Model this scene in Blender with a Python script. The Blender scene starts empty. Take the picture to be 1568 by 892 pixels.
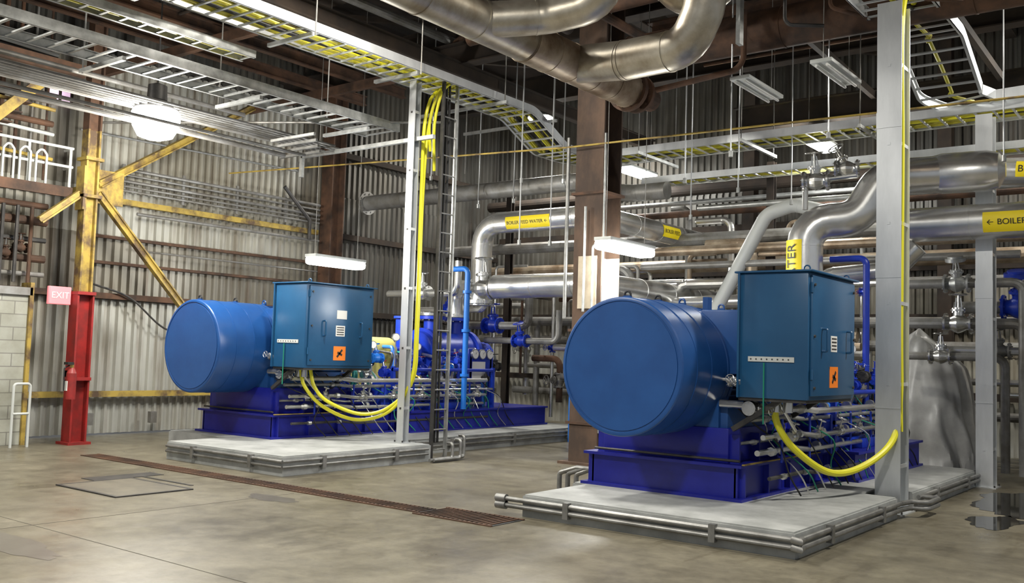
import bpy, bmesh, random
from math import *
from mathutils import Vector as V, Matrix, noise as NZ
random.seed(7)
S=bpy.context.scene
# ------------------------------------------------------------ materials
def mat(name,col,rough=.6,metal=0.,col2=None,scale=3.,stretch=(1,1,1),lo=.35,hi=.65,bump=0.,emit=0.,detail=6,ecol=None):
    m=bpy.data.materials.new(name);m.use_nodes=True;nt=m.node_tree;b=nt.nodes["Principled BSDF"]
    b.inputs["Base Color"].default_value=(*col,1);b.inputs["Roughness"].default_value=rough;b.inputs["Metallic"].default_value=metal
    if emit:
        b.inputs["Emission Color"].default_value=(*(ecol or col),1);b.inputs["Emission Strength"].default_value=emit
    if col2 or bump:
        tc=nt.nodes.new("ShaderNodeTexCoord");mp=nt.nodes.new("ShaderNodeMapping");mp.inputs["Scale"].default_value=stretch
        nt.links.new(tc.outputs["Object"],mp.inputs["Vector"])
        n=nt.nodes.new("ShaderNodeTexNoise");n.inputs["Scale"].default_value=scale;n.inputs["Detail"].default_value=detail;n.inputs["Roughness"].default_value=.62
        nt.links.new(mp.outputs["Vector"],n.inputs["Vector"])
        if col2:
            r=nt.nodes.new("ShaderNodeValToRGB");r.color_ramp.elements[0].position=lo;r.color_ramp.elements[1].position=hi
            r.color_ramp.elements[0].color=(*col,1);r.color_ramp.elements[1].color=(*col2,1)
            nt.links.new(n.outputs["Fac"],r.inputs["Fac"]);nt.links.new(r.outputs["Color"],b.inputs["Base Color"])
        if bump:
            bp=nt.nodes.new("ShaderNodeBump");bp.inputs["Strength"].default_value=bump;bp.inputs["Distance"].default_value=.02
            nt.links.new(n.outputs["Fac"],bp.inputs["Height"]);nt.links.new(bp.outputs["Normal"],b.inputs["Normal"])
    return m
MOT=mat("motor_blue",(.009,.055,.20),.36,0,(.012,.070,.24),2.5,bump=.03)
BOX=mat("terminal_box_blue",(.012,.070,.165),.33,0,(.016,.085,.19),2,bump=.02)
ROY=mat("royal_blue",(.006,.009,.20),.35,0,(.010,.016,.27),3)
PUMP=mat("pump_blue",(.006,.028,.36),.35,0,(.010,.045,.46),3)
LBL=mat("light_blue_pipe",(.015,.16,.6),.4)
ALU=mat("aluminium",(.70,.72,.73),.36,.6,(.54,.56,.57),2.5,(1,1,.25),bump=.02)
GAL=mat("galvanised",(.50,.51,.50),.42,.75,(.30,.31,.30),6,bump=.02)
DUL=mat("dull_galvanised",(.30,.30,.29),.45,.7,(.18,.18,.17),5)
JAC=mat("pipe_jacket",(.80,.80,.78),.27,.82,(.60,.60,.58),2.5,bump=.16)
JACD=mat("dusty_jacket",(.48,.40,.30),.45,.6,(.18,.12,.07),2.0,bump=.3)
JACO=mat("aged_jacket",(.60,.56,.47),.38,.75,(.30,.25,.18),1.8,bump=.3)
GREYP=mat("grey_pipe",(.28,.28,.27),.45,.4,(.16,.15,.13),3)
STS=mat("stainless",(.60,.60,.58),.27,.9)
DRK=mat("dark_steel",(.04,.04,.04),.5,.5,(.08,.075,.07),5)
BLK=mat("black",(.01,.01,.01),.6)
RUST=mat("rusty_steel",(.030,.018,.012),.8,.1,(.12,.06,.033),2.2,bump=.2)
RUSTC=mat("column_rust",(.045,.028,.019),.75,.1,(.11,.065,.04),2.5,(1,1,.5),bump=.1)
RUSTD=mat("dark_beam",(.014,.011,.009),.85,.1,(.04,.027,.018),2.)
YEL=mat("old_yellow_paint",(.38,.27,.05),.6,0,(.09,.055,.03),3,lo=.44,hi=.64,bump=.1)
YC=mat("yellow_cable",(.60,.57,.02),.4)
YCD=mat("tray_cable_dusty",(.36,.32,.02),.5,0,(.50,.46,.03),4)
YLAB=mat("label_yellow",(.80,.63,.01),.5)
GRD=mat("guard_yellow",(.62,.55,.15),.5)
RED=mat("red_paint",(.30,.014,.012),.5,0,(.16,.014,.012),4)
ORG=mat("label_orange",(.80,.20,.01),.5)
WHT=mat("white_label",(.7,.7,.67),.5)
CRM=mat("lamplit_cream",(.55,.48,.36),.5,0,(.38,.31,.22),3)  # pale tone painting in the tube lamp's light on the column
WPT=mat("white_paint",(.50,.52,.50),.5)
TARP=mat("grey_tarp",(.38,.38,.37),.38,0,(.25,.25,.24),2,bump=.25)
GRN=mat("green_wire",(.01,.20,.12),.5)
TEAL=mat("teal_paint",(.01,.22,.2),.5)
BRS=mat("brass",(.5,.35,.1),.4,.8)
GLOW=mat("lamp_glow",(1,1,1),.5,emit=40,ecol=(1,.98,.92))
GLOWT=mat("tube_glow",(1,1,1),.5,emit=22,ecol=(1,1,.97))
PINK=mat("window_daylight",(.8,.6,.8),.5,emit=.7,ecol=(.85,.6,.8))
CONC=mat("pad_concrete",(.37,.38,.37),.6,0,(.24,.25,.24),3.0,bump=.1)
CEIL=mat("roof_deck",(.02,.017,.015),.9,0,(.05,.037,.03),1.2,(1,.3,1))
GAU=mat("gauge_face",(.8,.8,.8),.3)
EXITM=mat("exit_sign_face",(.80,.18,.20),.5,emit=.5,ecol=(1,.3,.32))
WET=mat("water",(.02,.02,.018),.04)
STAIN=mat("floor_stain",(.09,.08,.065),.35,0,(.12,.11,.09),3)
def nodes_(m):
    m.use_nodes=True;nt=m.node_tree;tc=nt.nodes.new("ShaderNodeTexCoord")
    def noise(s,st=(1,1,1),d=8,r=.6):
        mp=nt.nodes.new("ShaderNodeMapping");mp.inputs["Scale"].default_value=st;nt.links.new(tc.outputs["Object"],mp.inputs["Vector"])
        n=nt.nodes.new("ShaderNodeTexNoise");n.inputs["Scale"].default_value=s;n.inputs["Detail"].default_value=d;n.inputs["Roughness"].default_value=r
        nt.links.new(mp.outputs[0],n.inputs["Vector"]);return n.outputs["Fac"]
    def ramp(src,a,b_,c1,c2):
        r=nt.nodes.new("ShaderNodeValToRGB");r.color_ramp.elements[0].position=a;r.color_ramp.elements[1].position=b_
        r.color_ramp.elements[0].color=(*c1,1);r.color_ramp.elements[1].color=(*c2,1);nt.links.new(src,r.inputs["Fac"]);return r.outputs[0]
    def mix(a,b_,f,mode='MIX'):
        x=nt.nodes.new("ShaderNodeMixRGB");x.blend_type=mode
        for i,v in((0,f),(1,a),(2,b_)):
            if hasattr(v,"links") or isinstance(v,bpy.types.NodeSocket):nt.links.new(v,x.inputs[i])
            else:x.inputs[i].default_value=v if i==0 else (*v,1)
        return x.outputs[0]
    return nt,nt.nodes["Principled BSDF"],noise,ramp,mix
def floormat():
    m=bpy.data.materials.new("concrete_floor");nt,b,noise,ramp,mix=nodes_(m)
    c=ramp(noise(.5,d=12,r=.68),.3,.7,(.118,.104,.072),(.205,.186,.136))
    c=mix(c,ramp(noise(3.4,d=12,r=.78),.38,.68,(.55,.54,.52),(1.12,1.12,1.10)),.85,'MULTIPLY')
    c=mix(c,ramp(noise(.45,(1,.6,1),12,.72),.54,.60,(1,1,1),(.62,.60,.56)),.8,'MULTIPLY')
    c=mix(c,ramp(noise(16,d=3),.67,.71,(1,1,1),(.45,.42,.38)),.6,'MULTIPLY')
    c=mix(c,ramp(noise(5,(1,.12,1),6),.60,.64,(1,1,1),(.78,.76,.72)),.7,'MULTIPLY')
    c=mix(c,ramp(noise(6,(.1,1,1),6),.62,.66,(1,1,1),(1.2,1.2,1.18)),.6,'MULTIPLY')
    nt.links.new(c,b.inputs["Base Color"])
    nt.links.new(ramp(noise(.7,d=10,r=.7),.35,.65,(.27,)*3,(.52,)*3),b.inputs["Roughness"])
    bp=nt.nodes.new("ShaderNodeBump");bp.inputs["Strength"].default_value=.15;bp.inputs["Distance"].default_value=.01
    nt.links.new(noise(3),bp.inputs["Height"]);nt.links.new(bp.outputs["Normal"],b.inputs["Normal"])
    return m
def wallmat(name,ca,cb,rustc,ramt):
    m=bpy.data.materials.new(name);nt,b,noise,ramp,mix=nodes_(m);b.inputs["Roughness"].default_value=.48;b.inputs["Metallic"].default_value=.3
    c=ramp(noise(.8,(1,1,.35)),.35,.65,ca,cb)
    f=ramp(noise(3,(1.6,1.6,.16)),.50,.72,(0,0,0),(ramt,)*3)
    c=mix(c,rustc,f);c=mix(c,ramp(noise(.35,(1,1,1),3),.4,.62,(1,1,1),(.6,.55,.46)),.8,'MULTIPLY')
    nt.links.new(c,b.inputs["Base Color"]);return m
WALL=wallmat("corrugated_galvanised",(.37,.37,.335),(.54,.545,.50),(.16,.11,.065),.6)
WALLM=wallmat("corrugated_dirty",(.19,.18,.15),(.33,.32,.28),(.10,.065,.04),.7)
WALLD=wallmat("corrugated_dark",(.06,.06,.055),(.15,.145,.13),(.05,.035,.025),.7)  # darker tones of the corrugated sheet, for high and far panels
def brickmat():
    m=bpy.data.materials.new("painted_block");nt,b,noise,ramp,mix=nodes_(m)
    tc=nt.nodes.new("ShaderNodeTexCoord");sx=nt.nodes.new("ShaderNodeSeparateXYZ");cx=nt.nodes.new("ShaderNodeCombineXYZ")
    nt.links.new(tc.outputs["Object"],sx.inputs[0]);nt.links.new(sx.outputs[1],cx.inputs[0]);nt.links.new(sx.outputs[2],cx.inputs[1])
    t=nt.nodes.new("ShaderNodeTexBrick");t.inputs["Color1"].default_value=(.42,.43,.38,1);t.inputs["Color2"].default_value=(.36,.37,.33,1);t.inputs["Mortar"].default_value=(.22,.22,.20,1)
    t.inputs["Scale"].default_value=1;t.inputs["Brick Width"].default_value=.4;t.inputs["Row Height"].default_value=.2;t.inputs["Mortar Size"].default_value=.008
    nt.links.new(cx.outputs[0],t.inputs["Vector"]);nt.links.new(mix(t.outputs[0],ramp(noise(2),.35,.7,(.6,.58,.5),(1,1,1)),.8,'MULTIPLY'),b.inputs["Base Color"]);return m
# ------------------------------------------------------------ mesh builder
def fillet(pts,r,n=6):
    pts=[V(p) for p in pts];out=[pts[0]]
    for i in range(1,len(pts)-1):
        p=pts[i];a=pts[i-1]-p;b=pts[i+1]-p;la,lb=a.length,b.length;a/=la;b/=lb
        phi=a.angle(b)
        if phi>3.1 or r<=0: out.append(p);continue
        t=min(r/tan(phi/2),.49*la,.49*lb);c=p+(a+b).normalized()*(t/cos(phi/2))
        s=(p+a*t)-c;e=(p+b*t)-c;th=s.angle(e)
        for k in range(n+1):
            f=k/n;out.append(c+(s*sin((1-f)*th)+e*sin(f*th))/sin(th))
    out.append(pts[-1]);return out
def catmull(pts,n=8):
    P=[V(p) for p in pts];P=[P[0]*2-P[1]]+P+[P[-1]*2-P[-2]];o=[]
    for i in range(1,len(P)-2):
        for k in range(n):
            t=k/n;a,b,c,d=P[i-1:i+3]
            o.append(.5*((2*b)+(c-a)*t+(2*a-5*b+4*c-d)*t*t+(3*b-a-3*c+d)*t**3))
    o.append(P[-2]);return o
class M:
    def __init__(s,name,sharp=30):
        s.n=name;s.bm=bmesh.new();s.ms=[];s.sharp=sharp
    def mi(s,m):
        if m not in s.ms:s.ms.append(m)
        return s.ms.index(m)
    def box(s,a,b,m,bev=0.):
        bm=s.bm;x0,y0,z0=[min(a[i],b[i]) for i in range(3)];x1,y1,z1=[max(a[i],b[i]) for i in range(3)]
        v=[bm.verts.new(p) for p in((x0,y0,z0),(x1,y0,z0),(x1,y1,z0),(x0,y1,z0),(x0,y0,z1),(x1,y0,z1),(x1,y1,z1),(x0,y1,z1))]
        k=s.mi(m);fs=[]
        for q in((0,3,2,1),(4,5,6,7),(0,1,5,4),(1,2,6,5),(2,3,7,6),(3,0,4,7)):
            f=bm.faces.new([v[i] for i in q]);f.material_index=k;fs.append(f)
        if bev:
            es=list({e for f in fs for e in f.edges})
            r=bmesh.ops.bevel(bm,geom=es,offset=bev,segments=2,affect='EDGES',profile=.5)
            for f in r['faces']:f.material_index=k
        return v
    def beam(s,p0,p1,w,h,m,up=(0,0,1)):
        p0,p1=V(p0),V(p1);t=(p1-p0).normalized();u=V(up)
        if abs(t.dot(u))>.99:u=V((0,1,0))
        sd=t.cross(u).normalized();u=sd.cross(t);k=s.mi(m);r=[]
        for p in(p0,p1):r.append([s.bm.verts.new(p+sd*a*w/2+u*b*h/2) for a,b in((-1,-1),(1,-1),(1,1),(-1,1))])
        for i in range(4):
            f=s.bm.faces.new((r[0][i],r[0][(i+1)%4],r[1][(i+1)%4],r[1][i]));f.material_index=k
        for q in(r[0][::-1],r[1]):
            f=s.bm.faces.new(q);f.material_index=k
    def ibeam(s,p0,p1,w,h,m,up=(0,0,1),t=.025):
        p0,p1=V(p0),V(p1);d=(p1-p0).normalized();u=V(up)
        if abs(d.dot(u))>.99:u=V((0,1,0))
        sd=d.cross(u).normalized();u=sd.cross(d)
        for sg in(-1,1):s.beam(p0+u*sg*(h/2-t/2),p1+u*sg*(h/2-t/2),w,t,m,u)
        s.beam(p0,p1,t,h-2*t,m,u)
    def rings(s,path,rad,m,seg=16,caps=True,closed=False):
        path=[V(p) for p in path];n=len(path);k=s.mi(m);R=[];nrm=None
        for i,p in enumerate(path):
            t=(path[min(i+1,n-1)]-path[max(i-1,0)])
            if t.length<1e-9:t=V((0,0,1))
            t.normalize()
            if nrm is None:
                nrm=t.orthogonal().normalized()
            else:
                nrm=(nrm-t*nrm.dot(t));nrm.normalize()
            b=t.cross(nrm);r=rad[i] if isinstance(rad,(list,tuple)) else rad
            R.append([s.bm.verts.new(p+(nrm*cos(2*pi*j/seg)+b*sin(2*pi*j/seg))*r) for j in range(seg)])
        for i in range(n-1):
            for j in range(seg):
                f=s.bm.faces.new((R[i][j],R[i][(j+1)%seg],R[i+1][(j+1)%seg],R[i+1][j]));f.material_index=k
        if caps:
            for q in(R[0][::-1],R[-1]):
                f=s.bm.faces.new(q);f.material_index=k
    def cyl(s,p0,p1,r,m,seg=16,r2=None):
        s.rings([p0,p1],[r,r if r2 is None else r2],m,seg)
    def lathe(s,p,axis,prof,m,seg=24):
        p=V(p);a=V(axis).normalized();s.rings_ax(p,a,prof,m,seg)
    def rings_ax(s,p,a,prof,m,seg):
        k=s.mi(m);n=a.orthogonal().normalized()
        if abs(a.z)<.5:n=V((0,0,1))
        b=a.cross(n);R=[]
        for h,r in prof:
            r=max(r,.0005);R.append([s.bm.verts.new(p+a*h+(n*cos(2*pi*j/seg)+b*sin(2*pi*j/seg))*r) for j in range(seg)])
        for i in range(len(R)-1):
            for j in range(seg):
                f=s.bm.faces.new((R[i][j],R[i][(j+1)%seg],R[i+1][(j+1)%seg],R[i+1][j]));f.material_index=k
        for q in(R[0][::-1],R[-1]):
            f=s.bm.faces.new(q);f.material_index=k
    def tube(s,pts,r,m,fr=0.,seg=12,n=5):
        s.rings(fillet(pts,fr,n),r,m,seg)
    def pipe(s,pts,r,m,fr=None,seg=26,band=.9):
        fr=r*2.6 if fr is None else fr
        P=fillet(pts,fr,5);s.rings(P,r,m,seg)
        for i in range(len(P)-1):
            a,b=P[i],P[i+1];L=(b-a).length
            if L>.35:
                t=(b-a)/L;k=max(1,int(L/band))
                for j in range(k+1):
                    c=a+t*(L*j/k);s.cyl(c-t*.012,c+t*.012,r*1.025,m,seg)
    def cable(s,pts,r,m,seg=8,n=8):
        s.rings(catmull(pts,n),r,m,seg)
    def ring(s,c,axis,R,r,m,seg=20,ts=6):
        a=V(axis).normalized();n=a.orthogonal().normalized();b=a.cross(n);c=V(c)
        s.rings([c+(n*cos(2*pi*j/seg)+b*sin(2*pi*j/seg))*R for j in range(seg+1)],r,m,ts,False)
    def flange(s,c,axis,r,t,m,bolts=8,bm_=None):
        a=V(axis).normalized();c=V(c);s.cyl(c-a*t/2,c+a*t/2,r,m,24)
        n=a.orthogonal().normalized();b=a.cross(n)
        for j in range(bolts):
            q=c+(n*cos(2*pi*j/bolts)+b*sin(2*pi*j/bolts))*r*.82
            s.cyl(q-a*(t/2+.02),q+a*(t/2+.02),r*.07,bm_ or m,6)
    def valve(s,c,axis,r,m,up=(0,0,1),wm=None,act=False):
        c=V(c);a=V(axis).normalized();u=V(up).normalized()
        s.rings_ax(c,a,[(-1.9*r,r*.9),(-1.2*r,r*.95),(-.6*r,1.3*r),(0,1.5*r),(.6*r,1.3*r),(1.2*r,r*.95),(1.9*r,r*.9)],m,18)
        for g in(-1,1):s.flange(c+a*g*1.8*r,a,r*1.6,r*.3,m,8)
        s.cyl(c+u*r,c+u*2.4*r,r*.8,m);s.flange(c+u*2*r,u,r*1.15,r*.3,m,6)
        s.cyl(c+u*2.4*r,c+u*4.6*r,r*.18,STS,8)
        for g in(-1,1):s.beam(c+u*2.2*r+a*g*r*.5,c+u*3.9*r+a*g*r*.3,r*.18,r*.18,m,a)
        if act:s.cyl(c+u*3.8*r,c+u*4.4*r,1.6*r,m,20);s.cyl(c+u*4.4*r,c+u*4.7*r,1.2*r,m,20)
        else:
            w=c+u*4.4*r;s.ring(w,u,1.3*r,r*.12,wm or m);n=u.orthogonal().normalized();b=u.cross(n)
            for d in(n,b):s.cyl(w-d*1.3*r,w+d*1.3*r,r*.08,wm or m,6)
    def prism(s,poly,z0,z1,m,bev=0):
        k=s.mi(m);lo=[s.bm.verts.new((x,y,z0)) for x,y in poly];hi=[s.bm.verts.new((x,y,z1)) for x,y in poly];n=len(poly);fs=[]
        for i in range(n):fs.append(s.bm.faces.new((lo[i],lo[(i+1)%n],hi[(i+1)%n],hi[i])))
        fs.append(s.bm.faces.new(lo[::-1]));fs.append(s.bm.faces.new(hi))
        for f in fs:f.material_index=k
        if bev:
            es=list({e for f in fs[-1:] for e in f.edges})
            bmesh.ops.bevel(s.bm,geom=es,offset=bev,segments=2,affect='EDGES')
    def text(s,txt,loc,right,up,size,m):
        c=bpy.data.curves.new("t","FONT");c.body=txt;c.size=size;c.align_x='CENTER';c.align_y='CENTER';c.extrude=.001
        o=bpy.data.objects.new("t",c);bpy.context.collection.objects.link(o);bpy.context.view_layer.update()
        me=bpy.data.meshes.new_from_object(o.evaluated_get(bpy.context.evaluated_depsgraph_get()))
        r=V(right).normalized();u=V(up).normalized();n=r.cross(u);loc=V(loc);k=s.mi(m)
        vs=[s.bm.verts.new(loc+r*v.co.x+u*v.co.y+n*v.co.z) for v in me.vertices]
        for p in me.polygons:
            try:
                f=s.bm.faces.new([vs[i] for i in p.vertices]);f.material_index=k
            except ValueError:pass
        bpy.data.objects.remove(o);bpy.data.curves.remove(c);bpy.data.meshes.remove(me)
    def done(s,parent=None):
        bm=s.bm;bmesh.ops.recalc_face_normals(bm,faces=bm.faces)
        lim=radians(s.sharp)
        for e in bm.edges:
            if len(e.link_faces)==2 and e.calc_face_angle(0)>lim:e.smooth=False
        for f in bm.faces:f.smooth=True
        me=bpy.data.meshes.new(s.n);bm.to_mesh(me);bm.free()
        for m in s.ms:me.materials.append(m)
        o=bpy.data.objects.new(s.n,me);bpy.context.collection.objects.link(o)
        if parent:o.parent=parent
        return o
# ------------------------------------------------------------ camera
yaw,pitch,roll=.6532,.0672,.0314
d=V((-sin(yaw)*cos(pitch),cos(yaw)*cos(pitch),sin(pitch)));r=V((cos(yaw),sin(yaw),0));u=r.cross(d)
r2=cos(roll)*r+sin(roll)*u;u2=-sin(roll)*r+cos(roll)*u
cam=bpy.data.cameras.new("camera");cam.lens=36*1461.7/1568;cam.sensor_width=36
co=bpy.data.objects.new("camera",cam);bpy.context.collection.objects.link(co)
co.matrix_world=Matrix(((r2.x,u2.x,-d.x,0),(r2.y,u2.y,-d.y,0),(r2.z,u2.z,-d.z,1.6),(0,0,0,1)));S.camera=co
# ------------------------------------------------------------ room shell
f=M("floor");f.box((-16.2,-3,-.2),(8,20.2,0),floormat());f.done()
def corr(name,origin,dirv,nrm,length,rows,pitch=.16,amp=.024):
    m=M(name,50);o=V(origin);dv=V(dirv);nv=V(nrm)
    prof=[(0,0),(.3,0),(.45,1),(.75,1),(.9,0)]
    for (z0,z1,off,a0,a1,mm) in rows:
        k=m.mi(mm);prev=None;n=int((a1-a0)/pitch)
        for i in range(n):
            for q,h in prof:
                p=o+dv*(a0+(i+q)*pitch)+nv*(amp*2*h+off)
                a=m.bm.verts.new((p.x,p.y,z0));b=m.bm.verts.new((p.x,p.y,z1))
                if prev:
                    fc=m.bm.faces.new((prev[0],a,b,prev[1]));fc.material_index=k
                prev=(a,b)
    return m.done()
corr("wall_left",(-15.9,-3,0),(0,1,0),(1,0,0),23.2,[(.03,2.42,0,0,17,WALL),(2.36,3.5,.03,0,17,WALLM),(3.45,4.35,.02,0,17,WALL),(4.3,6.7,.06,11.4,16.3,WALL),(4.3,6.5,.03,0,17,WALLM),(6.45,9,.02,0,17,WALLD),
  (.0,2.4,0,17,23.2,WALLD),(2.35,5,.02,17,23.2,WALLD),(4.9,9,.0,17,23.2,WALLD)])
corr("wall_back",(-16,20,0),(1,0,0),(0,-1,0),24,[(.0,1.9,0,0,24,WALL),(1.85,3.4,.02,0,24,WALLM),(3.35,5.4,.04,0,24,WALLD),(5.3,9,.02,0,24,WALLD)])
c=M("ceiling");c.box((-16.2,-3,8.8),(8,20.2,8.9),CEIL)
c.done()
b=M("roof_steel_framing")
for y in(1.5,7.2,10.3,13.6,17.2):b.ibeam((-15.8,y,7.6),(7.9,y,7.6),.3,.6,RUSTD)
for x in(-14.5,-12.2,-9,-5.6,-3.4,-1,1.5,4):b.ibeam((x,-2.8,8.15),(x,19.9,8.15),.2,.4,RUSTD)
for x in(-14.5,-8,-1):
    for y in range(2,19,3):b.beam((x,y,7.9),(x+2.6,y+2.6,7.9),.1,.1,RUSTD)
b.ibeam((-7.6,13.5,6.75),(7.5,13.5,6.75),.35,.65,RUST)
b.ibeam((-10.9,3,6.6),(-10.9,19.5,6.6),.16,.26,RUSTD)
b.ibeam((-7.6,16.8,6.2),(7.5,16.8,6.2),.25,.45,RUSTD)
b.ibeam((-15.8,12.6,6.9),(-8,12.6,6.9),.25,.4,RUSTD)
for y in(4,5.5,8.6,11.6):b.beam((-15.6,y,6.3),(-11,y+.4,6.5),.1,.16,RUST)
for x in(-14.2,-13.1,-11.6):b.ibeam((x,2,6.7),(x,13.4,6.7),.12,.2,RUST)
for x in(-6,-4,-2,0,2):b.beam((x,13.6,6.5),(x+1.6,15.2,7.4),.09,.09,RUST);b.beam((x+1,13.6,6.4),(x+1,16.7,6.3),.08,.12,RUSTD)
for x in(-14,-12,-10):b.beam((x,12.7,6.8),(x+1.5,12.7,7.5),.08,.08,RUST)
b.done()
g=M("steel_girts")
for z,mm in((.72,YEL),(2.42,RUST),(4.1,YEL),(5.9,RUST)):
    g.beam((-15.72,4.5,z),(-15.72,13.6,z),.1,.1,mm);g.beam((-15.72,14.1,z),(-15.72,19.8,z),.12,.12,RUSTD)
for z in(3.0,3.45):g.beam((-15.74,8.4,z),(-15.74,13.6,z),.08,.05,RUST)
for z in(1.1,2.6,3.6,4.6,5.6):g.beam((-15.6,19.82,z),(7,19.82,z),.1,.14,RUSTD)
for x in(-12.5,-8.5,-4.5,-.5,3.5):g.ibeam((x,19.6,0),(x,19.6,8.6),.25,.25,RUSTD)
g.done()
cd=M("conduit_bank")
for i,(z,rr) in enumerate(((4.28,.02),(4.36,.02),(4.45,.03),(4.56,.02),(4.66,.03),(3.9,.03),(3.25,.015))):
    cd.tube([(-15.55,8.3+.2*i,z),(-15.55,13.5,z)],rr,GREYP,0,8)
for y in(9,10.2,11.4,12.6):cd.box((-15.62,y,4.2),(-15.58,y+.05,4.75),GREYP)
cd.tube([(-15.5,12.5,4.9),(-15.5,13.2,4.3),(-15.5,13.2,3.9)],.04,DRK,.1)
cd.cable([(-15.6,8.6,2.6),(-15.6,9.3,2.4),(-15.6,10.0,1.9),(-15.6,10.8,1.75)],.018,DRK)
cd.tube([(-15.6,8.2,5.2),(-15.6,12.9,5.3)],.02,GAL)
for y,z in((8.6,.2),(9.8,.2),(12.9,5.3)):cd.box((-15.66,y,z),(-15.56,y+.12,z+.2),GREYP)
cd.done()
w=M("window_1");w.box((-15.82,7.7,5.6),(-15.78,8.1,6.0),PINK)
for y in(7.68,7.9,8.1):w.box((-15.8,y-.02,5.58),(-15.75,y+.02,6.02),RUSTD)
w.done()
def hcol(name,x,y,w_,parts,t=.03,d_=None):
    m=M(name);d_=d_ or w_
    for p in parts:
        z0,z1,mm=p[:3];ww,dd=(p[3],p[3]) if len(p)>3 else (w_,d_)
        for sg in(-1,1):m.box((x-ww/2,y+sg*dd/2-t/2,z0),(x+ww/2,y+sg*dd/2+t/2,z1),mm)
        m.box((x-t/2,y-dd/2+t/2,z0),(x+t/2,y+dd/2-t/2,z1),mm)
    m.box((x-w_*.75,y-d_*.75,0),(x+w_*.75,y+d_*.75,.04),parts[0][2])
    return m
m=hcol("painted_building_column",-14.65,7.9,.25,[(0,2.35,RED),(2.35,5.0,YEL,.19),(5.0,8.6,RUST,.19)])
for z in(1.0,3.9,4.5,2.35):m.box((-14.80,7.75,z),(-14.50,8.05,z+.05),RED if z<2.4 else YEL)
m.box((-14.8,7.76,.9),(-14.5,7.79,1.15),RED)
m.box((-14.77,7.75,3.7),(-14.53,7.78,4.4),YEL)
m.done()
m=M("steel_bracing")
m.ibeam((-14.62,8.05,4.0),(-14.75,10.0,2.05),.10,.12,YEL);m.ibeam((-14.62,8.05,4.15),(-15.4,11.6,6.35),.10,.12,YEL)
m.ibeam((-14.65,7.75,3.95),(-14.65,7.15,3.45),.10,.11,YEL)
m.beam((-15.6,8.08,4.1),(-14.8,8.08,4.1),.12,.12,YEL);m.beam((-14.65,7.7,5.9),(-14.65,2,5.9),.12,.2,RUST)
m.box((-14.7,8.05,3.85),(-14.66,8.5,4.4),YEL)
m.done()
m=M("fire_extinguisher");m.cyl((-14.38,7.66,.72),(-14.38,7.66,1.12),.075,RED);m.rings_ax(V((-14.38,7.66,1.12)),V((0,0,1)),[(0,.075),(.06,.05),(.09,.025)],RED,16);m.cyl((-14.38,7.66,1.2),(-14.38,7.66,1.27),.03,BRS,10);m.box((-14.44,7.56,1.25),(-14.32,7.66,1.29),BLK);m.box((-14.41,7.578,.85),(-14.35,7.59,1.0),WHT);m.tube([(-14.38,7.62,1.24),(-14.38,7.54,1.2),(-14.38,7.55,.85)],.01,BLK,.04);m.done()
m=M("exit_sign");m.box((-14.75,7.38,2.18),(-14.69,7.74,2.46),EXITM,.01);m.box((-14.69,7.39,2.19),(-14.68,7.73,2.45),EXITM);m.text("EXIT",(-14.675,7.56,2.32),(0,1,0),(0,0,1),.14,WHT);m.done()
m=hcol("rusty_building_column",-15.55,13.85,.34,[(0,8.6,RUST)]);m.done()
m=hcol("rusty_building_column",-7.9,12.45,.5,[(0,8.6,RUSTC)],.035)
for z in(.6,2.0,4.1):m.box((-8.2,12.15,z),(-7.6,12.75,z+.04),RUST)
m.box((-8.05,12.165,2.35),(-7.72,12.18,3.15),CRM);m.box((-7.87,12.2,2.35),(-7.85,12.68,3.15),CRM);m.box((-8.15,12.66,2.35),(-7.63,12.68,3.15),CRM)  # cream plates added for the lamplit patch on the column faces
m.tube([(-8.25,12.12,2.2),(-8.25,12.12,5)],.03,DUL);m.tube([(-7.58,12.12,.5),(-7.58,12.12,5)],.018,GAL);m.tube([(-7.9,12.1,2.3),(-7.9,12.1,3.9)],.022,GAL);m.tube([(-7.75,12.1,2.2),(-7.75,12.1,3.3),(-7.3,12.1,3.35)],.02,GAL,.05)
m.done()
m=M("mezzanine_platform");m.box((-15.1,2,3.98),(-14.85,7.6,4.04),RUST);m.beam((-14.8,2,3.97),(-14.8,7.7,3.97),.05,.16,RUST)
for z in(4.38,4.68):m.tube([(-14.82,2,z),(-14.82,7.7,z),(-15.1,7.7,z)],.022,WPT)
for y in(3,3.8,4.6,5.4,6.2,7.0,7.66):m.cyl((-14.82,y,4.05),(-14.82,y,4.68),.022,WPT,8)
for y in(6.6,6.85,7.1):m.tube([(-14.78,y,4.05),(-14.78,y,4.5),(-14.78,y+.08,4.6),(-14.78,y+.16,4.5),(-14.78,y+.16,4.05)],.018,WPT,.05,8)
for z in(4.5,4.9,5.3,5.7,6.2):m.tube([(-15.1,2,z+.2),(-15.1,7.5,z)],.03,random.choice((WPT,YEL,RUST)),0,8)
for k in range(7):m.box((-15.1,6.0+.14*k,4.2+.18*k),(-14.9,6.2+.14*k,4.22+.18*k),RUST)
m.beam((-14.9,5.6,4.0),(-14.9,7.3,5.8),.05,.16,YEL)
m.done()
m=M("wall_block");m.box((-15.2,2,0),(-14.95,7.2,2.3),brickmat());m.box((-15.2,7.2,0),(-14.9,7.26,2.5),YEL);m.box((-15.2,2,2.3),(-14.9,7.24,2.42),GREYP);m.done()
m=M("door_handrail");m.tube([(-14.6,6.9,0),(-14.6,6.9,.95),(-14.6,7.15,.95),(-14.6,7.15,0)],.02,WPT,.05);m.tube([(-14.6,6.9,.5),(-14.6,7.15,.5)],.02,WPT);m.done()
m=M("service_pipes")
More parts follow.
